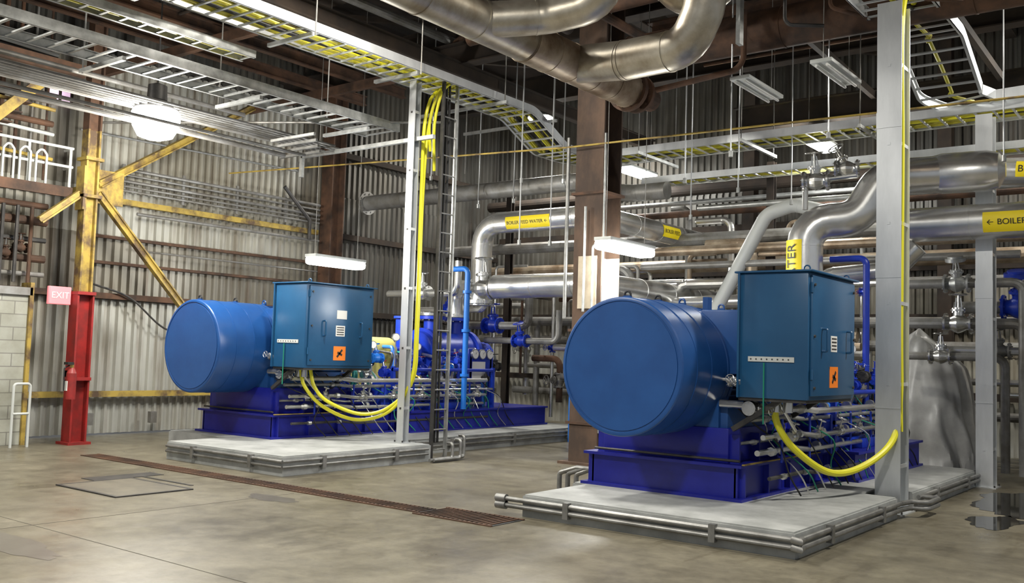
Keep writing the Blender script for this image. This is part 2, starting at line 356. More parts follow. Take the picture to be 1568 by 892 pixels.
for i in range(9):
    y=5.6+.24*i;m.tube([(-15.4,y,4.2),(-15.4,y,8)],random.choice((.02,.04,.06,.03)),random.choice((RUST,GREYP,DRK,RUST)),0,8)
for z,rr,mm in((2.9,.06,RUST),(3.2,.04,DRK),(3.5,.07,RUST),(2.65,.04,GREYP),(5.1,.05,RUST),(5.5,.08,RUST),(6.2,.05,DRK),(4.95,.03,GREYP),(3.75,.05,RUST)):
    m.tube([(-15.25,2,z),(-15.25,7.55,z)],rr,mm,0,10)
for i in range(8):
    y=5.6+.22*i;m.valve((-15.2,y,2.95+.1*(i%3)),(0,1,0),.05,RUST)
    m.tube([(-15.1,y+.1,2.5),(-15.1,y+.1,3.7)],.03,random.choice((RUST,DRK,GREYP)),0,8)
m.done()
# ------------------------------------------------------------ floor features
m=M("floor_drain_grating")
def grate(x0,x1,y0,y1):
    m.box((x0,y0-.02,.0),(x1,y0+.01,.012),RUST);m.box((x0,y1-.01,.0),(x1,y1+.02,.012),RUST);m.box((x0,y0,.001),(x1,y1,.004),BLK)
    x=x0+.03
    while x<x1-.02:
        m.box((x,y0,.002),(x+.02,y1,.012),RUST);x+=.06
grate(-13.1,-6.6,7.2,7.44);grate(-6.6,-5.6,7.12,7.62)
m.done()
m=M("floor_access_cover");PL=mat("cover_plate",(.10,.09,.07),.5,.2,(.15,.135,.10),4)
m.box((-10.5,5.55,.0),(-9.35,6.4,.012),PL)
for a,b_ in(((-10.54,5.51),(-9.31,5.55)),((-10.54,6.4),(-9.31,6.44)),((-10.54,5.55),(-10.5,6.4)),((-9.35,5.55),(-9.31,6.4))):m.box((*a,0),(*b_,.014),DRK)
m.box((-10.9,6.0,0),(-10.6,6.9,.006),DRK);m.box((-10.6,6.6,0),(-9.6,6.64,.006),DRK)
m.done()
SEAM=mat("floor_joint",(.09,.082,.065),.9)
m=M("floor_joints")
for y in(4.2,):m.box((-15.8,y,.0),(6,y+.008,.002),SEAM)
for x in(-8.4,-1.2):m.box((x,-2,.0),(x+.008,7.1,.002),SEAM)
m.done()
def blob(m,cx,cy,rx,ry,z,mm,sd,N=60):
    k=m.mi(mm);vs=[]
    for j in range(N):
        a=2*pi*j/N;q=1+.45*NZ.noise(V((cos(a)*1.3+sd,sin(a)*1.3,sd)))+.18*NZ.noise(V((cos(a)*5+sd,sin(a)*5,sd)));vs.append(m.bm.verts.new((cx+cos(a)*rx*q,cy+sin(a)*ry*q,z)))
    f=m.bm.faces.new(vs);f.material_index=k
m=M("water_puddle");blob(m,-1.9,13.2,.75,1.3,.003,WET,3);blob(m,-2.1,11.3,.25,.5,.003,WET,6);m.done()
m=M("floor_stains");blob(m,-8.1,3.7,1.0,.2,.0015,STAIN,8);blob(m,-8.3,6.7,.35,.15,.0015,STAIN,2);m.done()
# ------------------------------------------------------------ pads
def rail_clamps(m,a,b,zs,rr=.024):
    a=V(a);b=V(b);L=(b-a).length;t=(b-a)/L;n=max(2,int(L/1.3))
    for z in zs:m.cyl((a.x,a.y,z),(b.x,b.y,z),rr,DUL,12)
    for i in range(n):
        p=a+t*(L*(i+.5)/n);m.box((p.x-.03,p.y-.03,min(zs)-.05),(p.x+.03,p.y+.03,max(zs)+.04),DUL)
pad=M("concrete_equipment_pad")
pad.prism([(-5.75,7.8),(-2.95,7.8),(-2.95,10.75),(-3.35,10.75),(-3.35,11.35),(-2.95,11.35),(-2.95,14.7),(-5.95,14.7),(-5.95,9.0),(-5.75,9.0)],0,.22,CONC,.015)
pad=pad.done()
m=M("pad_edge_conduit")
rail_clamps(m,(-5.95,7.75,0),(-2.9,7.75,0),(.10,.165));rail_clamps(m,(-2.9,7.75,0),(-2.9,10.8,0),(.10,.165));rail_clamps(m,(-2.9,11.4,0),(-2.9,14.6,0),(.10,.165))
for z in(.10,.165):
    m.tube([(-2.9,10.7,z),(-2.86,10.95,z),(-2.7,11.0,z),(-2.7,11.5,z),(-2.88,11.5,z)],.026,DUL,.08)
    m.tube([(-2.95,7.75,z),(-2.87,7.72,z),(-2.9,7.82,z)],.03,DUL)
    m.cyl((-6.04,7.75,z),(-5.92,7.75,z),.042,DUL)
m.done(pad)
pad=M("concrete_equipment_pad")
pad.prism([(-12.1,7.9),(-9.58,7.9),(-9.62,10.7),(-10.35,10.7),(-10.35,16.3),(-13.6,16.3),(-13.6,8.9),(-12.1,8.9)],0,.25,CONC,.015);pad=pad.done()
m=M("pad_edge_conduit")
rail_clamps(m,(-12.05,7.86,0),(-9.54,7.86,0),(.12,.19),.02);rail_clamps(m,(-9.54,7.86,0),(-9.58,10.6,0),(.12,.19),.02);rail_clamps(m,(-10.3,11.1,0),(-10.3,16.2,0),(.12,.19),.02)
m.done(pad)
# ------------------------------------------------------------ motor-pump set
def unit(ox,oy,zp,zc,L,rxw):
    A=lambda x,y,z:(ox+x,oy+y,z)
    pm=M("boiler_feed_pump");k=(L-3.3)/2.4
    zt=zp+.36;c=V(A(0,0,zc));ay=V((0,1,0))
    pm.rings_ax(c,ay,[(4.25,.1),(4.45,.1),(4.45,.24),(4.75,.26),(4.75,.18),(4.9,.18),(4.9,.4),(5.0,.42),(5.0,.48),(5.1,.48),(5.1,.42),(6.2,.42),(6.2,.48),(6.3,.48),(6.3,.34),(6.45,.2),(6.6,.2),(6.6,.26),(6.9,.26),(6.95,.1)] if L>6 else
      [(4.25,.1),(4.35,.24),(4.5,.26),(4.5,.18),(4.6,.18),(4.6,.4),(4.7,.48),(4.8,.48),(4.8,.42),(5.7,.42),(5.7,.48),(5.8,.48),(5.8,.3),(6.0,.2),(6.1,.26),(6.3,.26),(6.35,.1)],PUMP,32)
    ya=5.3 if L>6 else 5.0;yb=ya+.7
    for y in(ya,yb):
        pm.cyl(A(0,y,zc+.2),A(0,y,zc+.68),.16,PUMP,20);pm.flange(A(0,y,zc+.68),(0,0,1),.27,.06,PUMP,10,STS);pm.flange(A(0,y,zc+.745),(0,0,1),.27,.05,STS,10)
    pm.box(A(-.5,ya-.4,zc-.04),A(.5,yb+.35,zc+.04),PUMP,.01)
    for i in range(9):
        for sx in(-.46,.46):pm.cyl(A(sx,ya-.35+.17*i,zc-.06),A(sx,ya-.35+.17*i,zc+.1),.025,STS,6)
    pm.box(A(-.55,ya-.3,zt),A(-.3,yb+.3,zc-.05),PUMP,.01);pm.box(A(.3,ya-.3,zt),A(.55,yb+.3,zc-.05),PUMP,.01)
    pm.cyl(A(.2,ya-1.0,zc+.3),A(.2,ya-1.0,zc+.62),.14,PUMP);pm.cyl(A(.2,ya-1.0,zc+.62),A(.2,ya-1.0,zc+.66),.18,PUMP)
    pump=pm.done()
    m=M("steel_skid_base")
    y0,y1=.88,.88+L
    for sx in(-.85,.85):
        m.box(A(sx-.02,y0,zp+.03),A(sx+.02,y0+2.6,zt-.03),ROY)
    m.box(A(-.85,y0,zp+.03),A(.85,y0+.04,zt-.03),ROY)
    m.box(A(-.95,y0-.08,zp),A(.95,y0+2.6,zp+.03),ROY);m.box(A(-.93,y0-.06,zt-.03),A(.93,y0+2.6,zt),ROY)
    for k in range(5):
        for sx in(-1,1):m.box(A(sx*.87,y0+.05+.6*k,zp+.03),A(sx*.93,y0+.07+.6*k,zt-.03),ROY)
    m.box(A(-.9,y0+2.6,zp),A(rxw,y1,zp+.03),ROY);m.box(A(-.9,y0+2.6,zt-.03),A(rxw,y1,zt),ROY)
    m.box(A(-.88,y0+2.62,zp+.03),A(rxw-.05,y1-.02,zt-.03),ROY)
    m.box(A(.93,y0-.04,zt),A(.96,y0+2.6,zt+.012),YEL)
    zb=zc-.66
    m.box(A(-.74,y0+.05,zt),A(.74,y0+2.3,zb+.06),ROY,.01)
    for k in range(5):
        for sx in(-1,1):m.box(A(sx*.74,y0+.1+.5*k,zt),A(sx*.84,y0+.13+.5*k,zb),ROY)
    for y in(y0+4.0,y0+5.0):m.box(A(-.3,y,zt),A(.3,y+.12,zc-.32),ROY)
    m.tube([A(-.8,y0-.03,zt+.04),A(.9,y0-.03,zt+.04)],.014,DRK)
    m.done(pump)
    m=M("electric_motor",28)
    seg=72
    m.rings_ax(c,ay,[(.0,.30),(.0,.632),(.008,.634),(.008,.650),(.0,.652),(0,.668),(.006,.684),(.02,.693),(.98,.693),(.985,.672),(1.0,.672),(1.005,.693),(1.1,.693),(1.12,.66)],MOT,seg)
    for yy in(.30,.62):m.rings_ax(c,ay,[(yy,.693),(yy,.699),(yy+.02,.699),(yy+.02,.693)],MOT,seg)
    m.rings_ax(c,ay,[(1.1,.60),(2.55,.60),(2.6,.5),(2.75,.42),(2.8,.3),(2.95,.28),(2.95,.12),(3.35,.12)],MOT,48)
    for k in range(60):
        a=2*pi*k/60
        p=V((cos(a),0,sin(a)))
        m.beam(c+V((0,1.15,0))+p*.63,c+V((0,2.5,0))+p*.63,.012,.09,MOT,p)
    for y in(1.16,2.48):m.rings_ax(c,ay,[(y-.03,.6),(y-.03,.69),(y+.03,.69),(y+.03,.6)],MOT,48)
    m.box(A(-.70,1.0,zc-.66),A(.70,2.5,zc-.35),MOT,.02)
    m.box(A(-.62,.95,zc-.60),A(.62,1.15,zc-.1),MOT)
    m.box(A(.35,1.05,zc-.05),A(.86,2.0,zc+.62),MOT,.02)
    for y in(.12,.75,1.3,2.3):
        m.ring(A(0,y,zc+.72),(0,1,0),.035,.012,BLK if y<1 else MOT,12);m.box(A(-.04,y-.02,zc+.68),A(.04,y+.02,zc+.71),MOT)
    m.box(A(.2,1.4,zc+.62),A(.26,1.5,zc+.78),MOT)
    m.tube([A(.64,.95,zc-.35),A(.95,.95,zc-.35)],.04,STS);m.valve(A(.98,.95,zc-.38),(0,1,0),.045,STS,(1,0,0));m.valve(A(.85,.85,zc-.12),(1,0,0),.035,STS,(0,-1,.2))
    m.tube([A(.5,.9,zc-.10),A(1.15,.9,zc-.10),A(1.3,1.3,zc-.6)],.018,STS,.1,8)
    mot=m.done()
    m=M("terminal_box")
    bx0,bx1,by0,by1,bz0,bz1=.87,1.6,.8,2.16,zc-.27,zc+.97
    m.box(A(bx0,by0,bz0),A(bx1,by1,bz1),BOX,.012)
    m.box(A(bx1,by0+.05,bz0+.04),A(bx1+.025,by1-.05,bz1-.03),BOX,.008)
    m.box(A(bx0-.02,by0-.03,bz1),A(bx1+.05,by1+.03,bz1+.02),BOX,.005)
    m.box(A(bx0+.02,by0+.02,bz0-.03),A(bx1-.02,by1-.02,bz0),DRK)
    m.box(A(bx0+.02,by0-.03,bz0),A(bx0+.04,by0,bz1),BOX)
    X=bx1+.025;ym=(by0+by1)/2
    def q(y0_,z0_,y1_,z1_,mm,t=.004):m.box(A(X,y0_,z0_),A(X+t,y1_,z1_),mm)
    if zp>.23:q(ym-.1,bz1-.5,ym+.1,bz1-.37,WHT)
    q(ym-.11,bz1-.76,ym+.07,bz1-.60,WHT)
    for zz in range(4):q(ym-.09,bz1-.74+.035*zz,ym+.05,bz1-.725+.035*zz,DRK,.006)
    q(ym-.14,bz0+.12,ym+.1,bz0+.33,ORG)
    m.beam(A(X+.006,ym-.07,bz0+.17),A(X+.006,ym+.03,bz0+.28),.03,.004,BLK,(1,0,0));m.beam(A(X+.006,ym-.06,bz0+.24),A(X+.006,ym+.03,bz0+.2),.03,.004,BLK,(1,0,0))
    for y in(by0+.33,by1-.3):
        m.tube([A(X,y,bz0+.48),A(X+.05,y,bz0+.48),A(X+.05,y,bz0+.70),A(X,y,bz0+.70)],.012,BOX,.02,8)
    for y in(by0+.1,by1-.1):
        for z in(bz0+.12,bz0+.62,bz1-.12):m.cyl(A(X,y,z),A(X+.015,y,z),.014,DRK,8)
    for z in(bz0+.2,bz1-.2):m.cyl(A(X-.005,by0+.05,z),A(X-.005,by0+.05,z+.1),.014,BOX,8)
    m.box(A(bx0+.13,by0-.012,bz0+.36),A(bx0+.60,by0-.004,bz0+.41),WPT)
    for k in range(8):m.cyl(A(bx0+.16+.055*k,by0-.016,bz0+.385),A(bx0+.16+.055*k,by0-.01,bz0+.385),.008,DRK,6)
    m.tube([A(bx0+.3,by0-.02,bz0+.35),A(bx0+.3,by0-.02,bz0-.25)],.008,GRN,0,6)
    for y in(by0+.1,by1-.1):m.ring(A(bx1-.05,y,bz1+.04),(0,1,0),.03,.008,BOX,10)
    m.box(A(bx0-.05,by0+.3,bz0+.2),A(bx0,by1-.2,bz1-.2),BOX)
    for y in(by0+.1,by1-.1):m.beam(A(.8,y,zc-.6),A(bx1-.3,y,bz0-.01),.05,.05,DRK)
    for k in range(2):m.cyl(A(bx1-.42+.12*k,by0+.28,bz0-.14),A(bx1-.42+.12*k,by0+.28,bz0-.02),.05,STS)
    m.done(mot)
    m=M("coupling_guard");m.rings_ax(c,ay,[(3.4,.22),(3.42,.26),(4.1,.26),(4.12,.22)],GRD,32)
    m.box(A(-.22,3.45,zt),A(.22,4.1,zc-.2),GRD);m.done(pump)
    m=M("lube_oil_console")
    yc=4.1
    m.box(A(.45,yc,zt),A(rxw-.15,yc+.9,zt+.12),PUMP,.01)
    m.cyl(A(.75,yc+.1,zt+.35),A(.75,yc+.8,zt+.35),.17,PUMP,20);m.cyl(A(.75,yc+.05,zt+.35),A(.75,yc+.12,zt+.35),.2,PUMP,20)
    m.box(A(.85,yc+1.3,zt),A(.9,yc+1.35,zt+1.05),PUMP);m.box(A(.85,yc+1.9,zt),A(.9,yc+1.95,zt+1.05),PUMP)
    m.box(A(.86,yc+1.25,zt+.55),A(.9,yc+2.0,zt+1.1),PUMP,.01)
    for i in range(3):
        p=V(A(.9,yc+1.4+.22*i,zt+1.0));m.cyl(p,p+V((.05,0,0)),.095,STS,20);m.cyl(p+V((.05,0,0)),p+V((.055,0,0)),.08,GAU,20);m.beam(p+V((.058,0,0)),p+V((.058,.03,.04)),.006,.002,BLK,(1,0,0))
    m.box(A(.905,yc+1.36,zt+.54),A(.91,yc+1.75,zt+.86),WHT)
    for z,x,mm,rr in((zt+.12,1.02,STS,.03),(zt+.28,1.08,STS,.028),(zt+.45,.95,GAL,.025),(zt+.2,.82,STS,.02),(zt-.12,1.15,DRK,.02),(zt+.55,1.1,JAC,.035)):
        m.tube([A(x,1.0,z),A(x,2.0,z),A(x+.05,2.3,z-.03),A(x+.05,min(y1,5.6),z-.03)],rr,mm,.1,10)
        for y in(1.3,1.9,2.6,3.4,4.3):
            m.cyl(A(x+.02,y,z),A(x+.02,y+.06,z),rr*1.6,STS,8)
    for y in(1.5,2.3,3.0,3.7,4.5,5.2):
        m.cyl(A(1.08,y,zt),A(1.08,y,zt+.45),.015,PUMP,8);m.valve(A(1.12,y+.15,zt+.26),(0,1,0),.035,STS,(.3,0,1))
    for i in range(20):
        y=1.0+.25*i;x=.6+random.random()*.6
        if y>y1-.8:break
        m.cable([A(.75,y,zt+.5+.2*random.random()),A(.95,y+.1,zt+.4),A(x+.2,y+.2+.2*random.random(),zt+.2),A(1.2,y+.4,zt-.1),A(1.25,y+.6,zp+.03)],.009,random.choice((GRN,BLK,STS,BLK,GRN,BLK)),6,5)
    for i in range(24):
        y=2.4+.17*i
        if y>y1-.3:break
        h=random.random()
        m.tube([A(.5+.3*random.random(),y,zt),A(.6+.3*random.random(),y,zt+.5+.6*h),A(.2,y+.2,zt+.7+.4*h)],.02+.015*random.random(),random.choice((STS,PUMP,STS,BRS,DRK,TEAL,LBL)),.08,8)
        m.valve(A(.7+.3*random.random(),y,zt+.4+.5*random.random()),(0,1,0),.035+.02*random.random(),random.choice((STS,PUMP,DRK,PUMP,LBL)),(random.random()-.5,0,1),RED if i%5==0 else None)
    for i in range(4):
        p=V(A(.75,3.0+.55*i,zt+1.1+.15*(i%2)));m.cyl(p-V((0,0,.5)),p,.012,STS,6);m.cyl(p,p+V((.04,-.03,0)),.07,STS,16);m.cyl(p+V((.04,-.03,0)),p+V((.044,-.033,0)),.058,GAU,16)
    m.box(A(.55,3.0,zt),A(1.0,3.5,zt+.5),PUMP,.01)
    for y in(3.2,5.9):m.box(A(rxw-.25,min(y,y1-.2),zt),A(rxw-.19,min(y,y1-.2)+.06,zt+.75),PUMP)
    m.tube([A(rxw-.2,3.2,zt+.7),A(rxw-.2,min(5.9,y1-.2),zt+.7)],.03,PUMP)
    m.tube([A(rxw-.2,3.2,zt+.35),A(rxw-.2,min(5.9,y1-.2),zt+.35)],.025,STS)
    m.done(pump)
unit(-4.9,8.2,.22,1.53,5.5,1.25)
unit(-12.4,8.4,.25,1.60,6.6,1.25)
# ------------------------------------------------------------ posts
def post(name,x,y,h,w_,dp,m=ALU,z0=0):
    o=M(name);t=.014
    o.box((x-w_/2,y-dp/2,z0),(x+w_/2,y-dp/2+t,h),m);o.box((x-w_/2,y+dp/2-t,z0),(x+w_/2,y+dp/2,h),m);o.box((x-w_/2,y-dp/2+t,z0),(x-w_/2+t,y+dp/2-t,h),m)
    o.box((x-w_*.7,y-dp*.7,z0),(x+w_*.7,y+dp*.7,z0+.015),m)
    for sx in(-1,1):
        for sy in(-1,1):o.cyl((x+sx*w_*.6,y+sy*dp*.6,z0+.015),(x+sx*w_*.6,y+sy*dp*.6,z0+.04),.012,DRK,6)
    z=z0+.5
    while z<h-.2:
        o.box((x-.015,y-dp/2-.006,z),(x+.015,y-dp/2,z+.03),DRK if w_<.2 else m);o.box((x+w_/2-.03,y-dp/2+t,z),(x+w_/2-.015,y+dp/2-t,z+.04),m);z+=.9
    if w_>.2:
        for z,dz in((1.15,.012),(2.6,.25),(4.3,.18)):o.box((x-w_/2-.004,y-dp/2-.008,z),(x+w_/2+.004,y-dp/2,z+dz),m)
    return o
post("aluminium_cable_post",-3.12,11.15,5.75,.27,.34).done()
post("aluminium_cable_post",-2.83,14.62,5.2,.22,.26).done()
post("aluminium_cable_post",-10.02,10.5,5.75,.13,.13,ALU,.25).done()
m=M("vertical_cable_ladder")
for y in(10.8,11.12):m.box((-9.75,y,0),(-9.69,y+.03,5.8),DRK if y<11 else GAL)
z=.15
while z<5.8:m.cyl((-9.72,10.82,z),(-9.72,11.14,z),.012,DUL,8);z+=.3
for k in range(3):m.cable([(-9.78,10.88+.07*k,.25),(-9.79,10.88+.07*k,2),(-9.77,10.88+.07*k,4),(-9.78,10.88+.07*k,5.8)],.02,BLK)
m.done()
m=M("conduit_risers")
for k,(x,y) in enumerate(((-9.45,11.0),(-9.42,11.15),(-9.48,11.3))):
    m.tube([(x,y-.5-.1*k,.04),(x,y,.04),(x,y,.26+.05*k),(x-.1,y,.26+.05*k)],.025,DUL,.05)
m.done()
m=M("conduit_risers")
for k in range(3):m.tube([(-6.3-.12*k,9.6,0),(-6.3-.12*k,9.6,.22),(-6.1-.1*k,9.6,.3),(-6.0,9.6,.3)],.03,DUL,.05)
m.done()
# ------------------------------------------------------------ cable trays
def tray(name,pts,w_,h_=.12,rung=.28,fr=.7,cables=0,mt=ALU):
    m=M(name);P=fillet(pts,fr,8);n=len(P)
    fine=[]
    for i in range(n-1):
        L=(P[i+1]-P[i]).length;k=max(1,int(L/.5))
        for j in range(k):fine.append(P[i].lerp(P[i+1],j/k))
    fine.append(P[-1]);P=fine;n=len(P);fr_=[]
    for i in range(n):
        t=(P[min(i+1,n-1)]-P[max(i-1,0)]).normalized();sd=t.cross(V((0,0,1)));sd.normalize();up=sd.cross(t);fr_.append((P[i],t,sd,up))
    def sweep(off,prof,mm):
        k=m.mi(mm);R=[]
        for p,t,sd,up in fr_:R.append([m.bm.verts.new(p+sd*(off+a)+up*b) for a,b in prof])
        l=len(prof)
        for i in range(n-1):
            for j in range(l):
                f=m.bm.faces.new((R[i][j],R[i][(j+1)%l],R[i+1][(j+1)%l],R[i+1][j]));f.material_index=k
        m.bm.faces.new(R[0][::-1]).material_index=k;m.bm.faces.new(R[-1]).material_index=k
    for sg in(-1,1):
        sweep(sg*w_/2,[(-.008,0),(.008,0),(.008,h_),(-.008,h_)],mt)
        sweep(sg*(w_/2-.015),[(-.02,0),(.02,0),(.02,.01),(-.02,.01)],mt)
        sweep(sg*(w_/2-.015),[(-.02,h_-.01),(.02,h_-.01),(.02,h_),(-.02,h_)],mt)
    acc=0
    for i in range(n-1):
        a,b=fr_[i],fr_[i+1];L=(b[0]-a[0]).length
        while acc<L:
            f=acc/L;p=a[0].lerp(b[0],f);sd=a[2].lerp(b[2],f).normalized();up=a[3].lerp(b[3],f).normalized()
            m.beam(p-sd*w_/2+up*.02,p+sd*w_/2+up*.02,.035,.02,mt,up);acc+=rung
        acc-=L
    for c_ in range(cables):
        off=-w_/2+.06+(w_-.12)*(c_+.5)/cables;rr=.026;ph=random.random()*6
        m.rings([p+sd*(off+.035*sin(i*.7+ph))+up*(.06+.012*sin(i*1.7+ph)) for i,(p,t,sd,up) in enumerate(fr_)],rr,(YCD,YCD,BLK,YC)[c_%4],7)
    return m.done()
T1=tray("cable_tray",[(-9.95,2.2,5.75),(-9.95,13.0,5.75),(-9.95,14.0,5.3),(-9.95,15.2,5.3),(-8.6,15.2,5.3),(7,15.2,5.35)],.75,.13,.25,.6,7)
tray("cable_tray",[(-11.0,1.5,5.1),(-11.0,10.8,5.1)],.75,.13,.25,.5,0,GAL)
tray("cable_tray",[(-10.55,1.5,5.45),(-10.55,7.8,5.45)],.3,.1,.25,.5,1,GAL)
tray("cable_tray",[(-3.25,10.2,5.95),(-3.25,13.2,5.95),(-3.25,14.4,5.45),(-3.0,15.0,5.4),(-1.6,15.2,5.5),(6,15.2,5.55)],.85,.14,.25,.4,1)
tray("cable_tray",[(-9.2,16.3,5.0),(7,16.3,5.0)],.5,.12,.25,.5,4)
m=M("tray_supports")
for y in(4,6,8,10,12,13.4):
    z=5.7
    m.beam((-11.5,y,4.98 if y<10.5 else z),(-9.4 if y>10.5 else -10.5,y,4.98 if y<10.5 else z),.05,.05,GAL)
    if y<10.5:m.beam((-10.4,y,5.68),(-9.5,y,5.68),.05,.05,GAL)
    for x in(-11.45,-9.45):m.cyl((x,y,4.95 if x<-11 else 5.65),(x,y,8.7),.01,GREYP,6)
for x in(-8.3,-6.4,-4.5,-1.0,1,3):
    m.beam((x,14.3,5.2),(x,15.8,5.2),.05,.05,GAL)
    for y in(14.35,15.7):m.cyl((x,y,5.15),(x,y,8.7),.01,GREYP,6)
for x,y,z in((-9.3,12.3,3.4),(-8.9,12.6,3.4),(-9.9,13.1,4.6),(-9.3,13.5,4.6),(-6.7,13,4.3),(-5.5,12,4.4),(-4.3,12.4,4.6),(-5.8,15,4.2),(-2.4,13.5,4.3),(-8.6,13.9,4.1),(-11.6,14,4.4),(-1.8,14.2,4),(-7.1,14,3.9),(-6.1,13.6,4.2),(-3.6,13.2,4.6),(-10.6,13.8,4.4),(-12.3,13.4,4.9)):
    m.cyl((x,y,z),(x,y,8.7),.011,ALU,6);m.cyl((x,y,z),(x,y,z+.08),.03,GAL,8)
m.done(T1)
m=M("strut_support_frame");m.beam((-12.6,10.5,4.85),(-9.6,10.5,4.85),.06,.06,GAL);m.beam((-12.6,10.5,4.85),(-12.6,10.5,4.5),.06,.06,GAL)
for k in range(6):m.tube([(-12.4+.12*k,5,4.95),(-12.4+.12*k,10.9-.2*(k%3),4.95)],.02,GREYP,.2,8)
for k in range(4):m.beam((-12.8+.3*k,10.2-.3*k,4.8),(-11.8+.3*k,10.2-.3*k,4.8),.04,.04,DUL)
m.done(T1)
m=M("overhead_conduits")
for x,z,rr in((-12.6,5.0,.03),(-12.9,5.1,.05),(-13.3,5.5,.04),(-12.2,4.7,.04),(-11.7,4.65,.025)):m.tube([(x,2,z),(x,9.8,z)],rr,GREYP,0,10)
m.tube([(-13.1,2,5.25),(-13.1,6.6,5.25),(-13.1,6.9,5.25)],.1,GREYP,0,16)
m.tube([(-15.3,8.3,5.3),(-9.8,11,5.2)],.02,GREYP);m.done(T1)
m=M("catenary_wire");m.tube([(-15.3,11,4.9),(-8.3,12.1,4.85),(2,12.3,4.75)],.014,YEL)
m.done(T1)
m=M("yellow_power_cable")
m.cable([(-3.75,9.3,1.24),(-3.72,9.32,1.0),(-3.6,9.5,.74),(-3.4,9.95,.50),(-3.22,10.5,.55),(-3.05,10.95,.82),(-3.03,11.12,1.3),(-3.04,11.15,2),(-3.03,11.14,4),(-3.04,11.15,5.4),(-3.05,11.4,5.98),(-3.1,11.9,6.03)],.036,YC,10)
m.cable([(-3.0,11.08,.9),(-3.02,11.08,2.4),(-3.0,11.08,4),(-3.02,11.1,5.6)],.018,YC,8)
m.done()
m=M("yellow_power_cable")
for k in range(2):
    e=.1*k
    m.cable([(-11.15+e,9.45+e,1.3),(-11.1+e,9.5+e,1.05),(-10.95+e,9.75,.75+e*.8),(-10.6+e,10.1,.57+e*.9),(-10.2,10.4,.72+e*.6),(-9.97,10.6+e*.3,1.2),(-9.93,10.62+e*.3,2),(-9.93,10.62+e*.3,4),(-9.93,10.65+e,5.2),(-9.9,10.9+e,5.7),(-9.95,11.6,5.84)],.027,YC,10)
for k in range(2):m.cable([(-9.9+.05*k,10.75+.05*k,4.7-.3*k),(-9.88+.05*k,10.7+.06*k,5.2),(-9.8+.08*k,10.9,5.75),(-9.8+.08*k,11.5,5.85)],.024,YC,8)
m.done()
# ------------------------------------------------------------ big overhead pipes
def label(m,c,axis,r,L,txt,facing):
    c=V(c);a=V(axis).normalized();f_=V(facing).normalized();f_=(f_-a*f_.dot(a)).normalized();u_=f_.cross(a)
    if u_.z<-.01:u_=-u_
    k=m.mi(YLAB);R=[]
    for j in range(9):
        th=radians(-33+66*j/8);dd=f_*cos(th)+u_*sin(th);R.append((m.bm.verts.new(c-a*L/2+dd*r*1.035),m.bm.verts.new(c+a*L/2+dd*r*1.035)))
    for j in range(8):
        f=m.bm.faces.new((R[j][0],R[j][1],R[j+1][1],R[j+1][0]));f.material_index=k
    rt=u_.cross(f_)
    m.text(txt,c+f_*(r*1.05),rt,u_,min(r*.8,L/(len(txt)*.60)),BLK)
ov=M("overhead_insulated_pipe",16);m=ov
m.pipe([(-6.75,2.5,5.35),(-6.75,8.9,5.35)],.24,JACO)
m.pipe([(-6.75,8.92,5.35),(-6.75,11.3,5.35)],.25,JACD,band=.4)
m.flange((-6.75,11.35,5.35),(0,1,0),.3,.08,RUST,12);m.cyl((-6.75,11.3,5.35),(-6.75,12.0,5.35),.16,RUST);m.flange((-6.75,11.6,5.35),(0,1,0),.27,.06,RUST,12)
m.pipe([(-6.7,8.1,5.35),(-6.2,8.6,5.45),(-5.5,8.7,5.5),(-5.3,8.5,6.1),(-5.2,8.3,8)],.2,JACO,fr=.4)
m.pipe([(-6.7,10.0,5.35),(-5.95,9.9,5.25),(-5.05,9.8,5.22),(-4.75,9.7,5.7),(-4.9,9.6,6.2),(-5.3,9.3,8)],.24,JACO,fr=.42)
m.pipe([(-6.1,6.5,8),(-5.6,9.6,6.4),(-5.2,10.0,5.8),(-4.6,10.0,5.9),(-4.4,9.8,8.2)],.18,JACO,fr=.4)
m.pipe([(-4.5,10.4,6.25),(1,10.4,6.25)],.17,JACD)
m.pipe([(-3.9,8.5,7.5),(-3.7,9.6,6.1),(-3.4,10,6.05)],.14,JACD)
m.box((-4.5,9.9,5.2),(-4.45,10.0,7),GAL)
m.done()
m=M("rusty_overhead_pipe",20);m.pipe([(-7.2,12.2,6.15),(7,12.2,6.15)],.28,RUST,band=2.2);m.pipe([(-7.6,3,7.0),(-7.6,11.9,7.0)],.2,RUST,band=2);m.pipe([(-9.0,3,6.6),(-9.0,13.3,6.5)],.05,RUST);m.pipe([(-7.9,6,6.5),(-7.9,11.5,6.5)],.1,RUSTD)
m.pipe([(-8.5,5,6.3),(-8.5,12.0,6.3)],.06,RUST);m.pipe([(-9.3,10.9,6.4),(-4,11.0,6.5)],.1,RUST)
m.tube([(-6.3,6,5.9),(-6.3,12,5.9)],.06,RUST);m.tube([(-5.2,11.7,6.3),(-5.2,11.7,5.5),(-6.5,11.7,5.4)],.04,RUST,.2)
for k in range(16):
    y=4+random.random()*12;z=6.4+random.random()*.9;x0=-14+random.random()*12;L=2+random.random()*4;rr=random.choice((.03,.05,.08,.12));mm=random.choice((RUST,RUSTD,JACD,GREYP))
    if k%2:m.pipe([(x0,y,z),(x0+L,y,z),(x0+L,y+.6,z)],rr,mm,seg=12,band=1.5)
    else:m.pipe([(x0,y-2,z),(x0,y+L*.7,z),(x0,y+L*.7,z+1)],rr,mm,seg=12,band=1.5)
for k in range(10):
    x=-4.6+.55*k;m.tube([(x,11.6+.1*(k%3),6.9),(x,11.6+.1*(k%3),5.95+.15*(k%3)),(x+.4,11.9,5.95)],.025,random.choice((RUST,DRK,GREYP)),.1,8)
m.done()
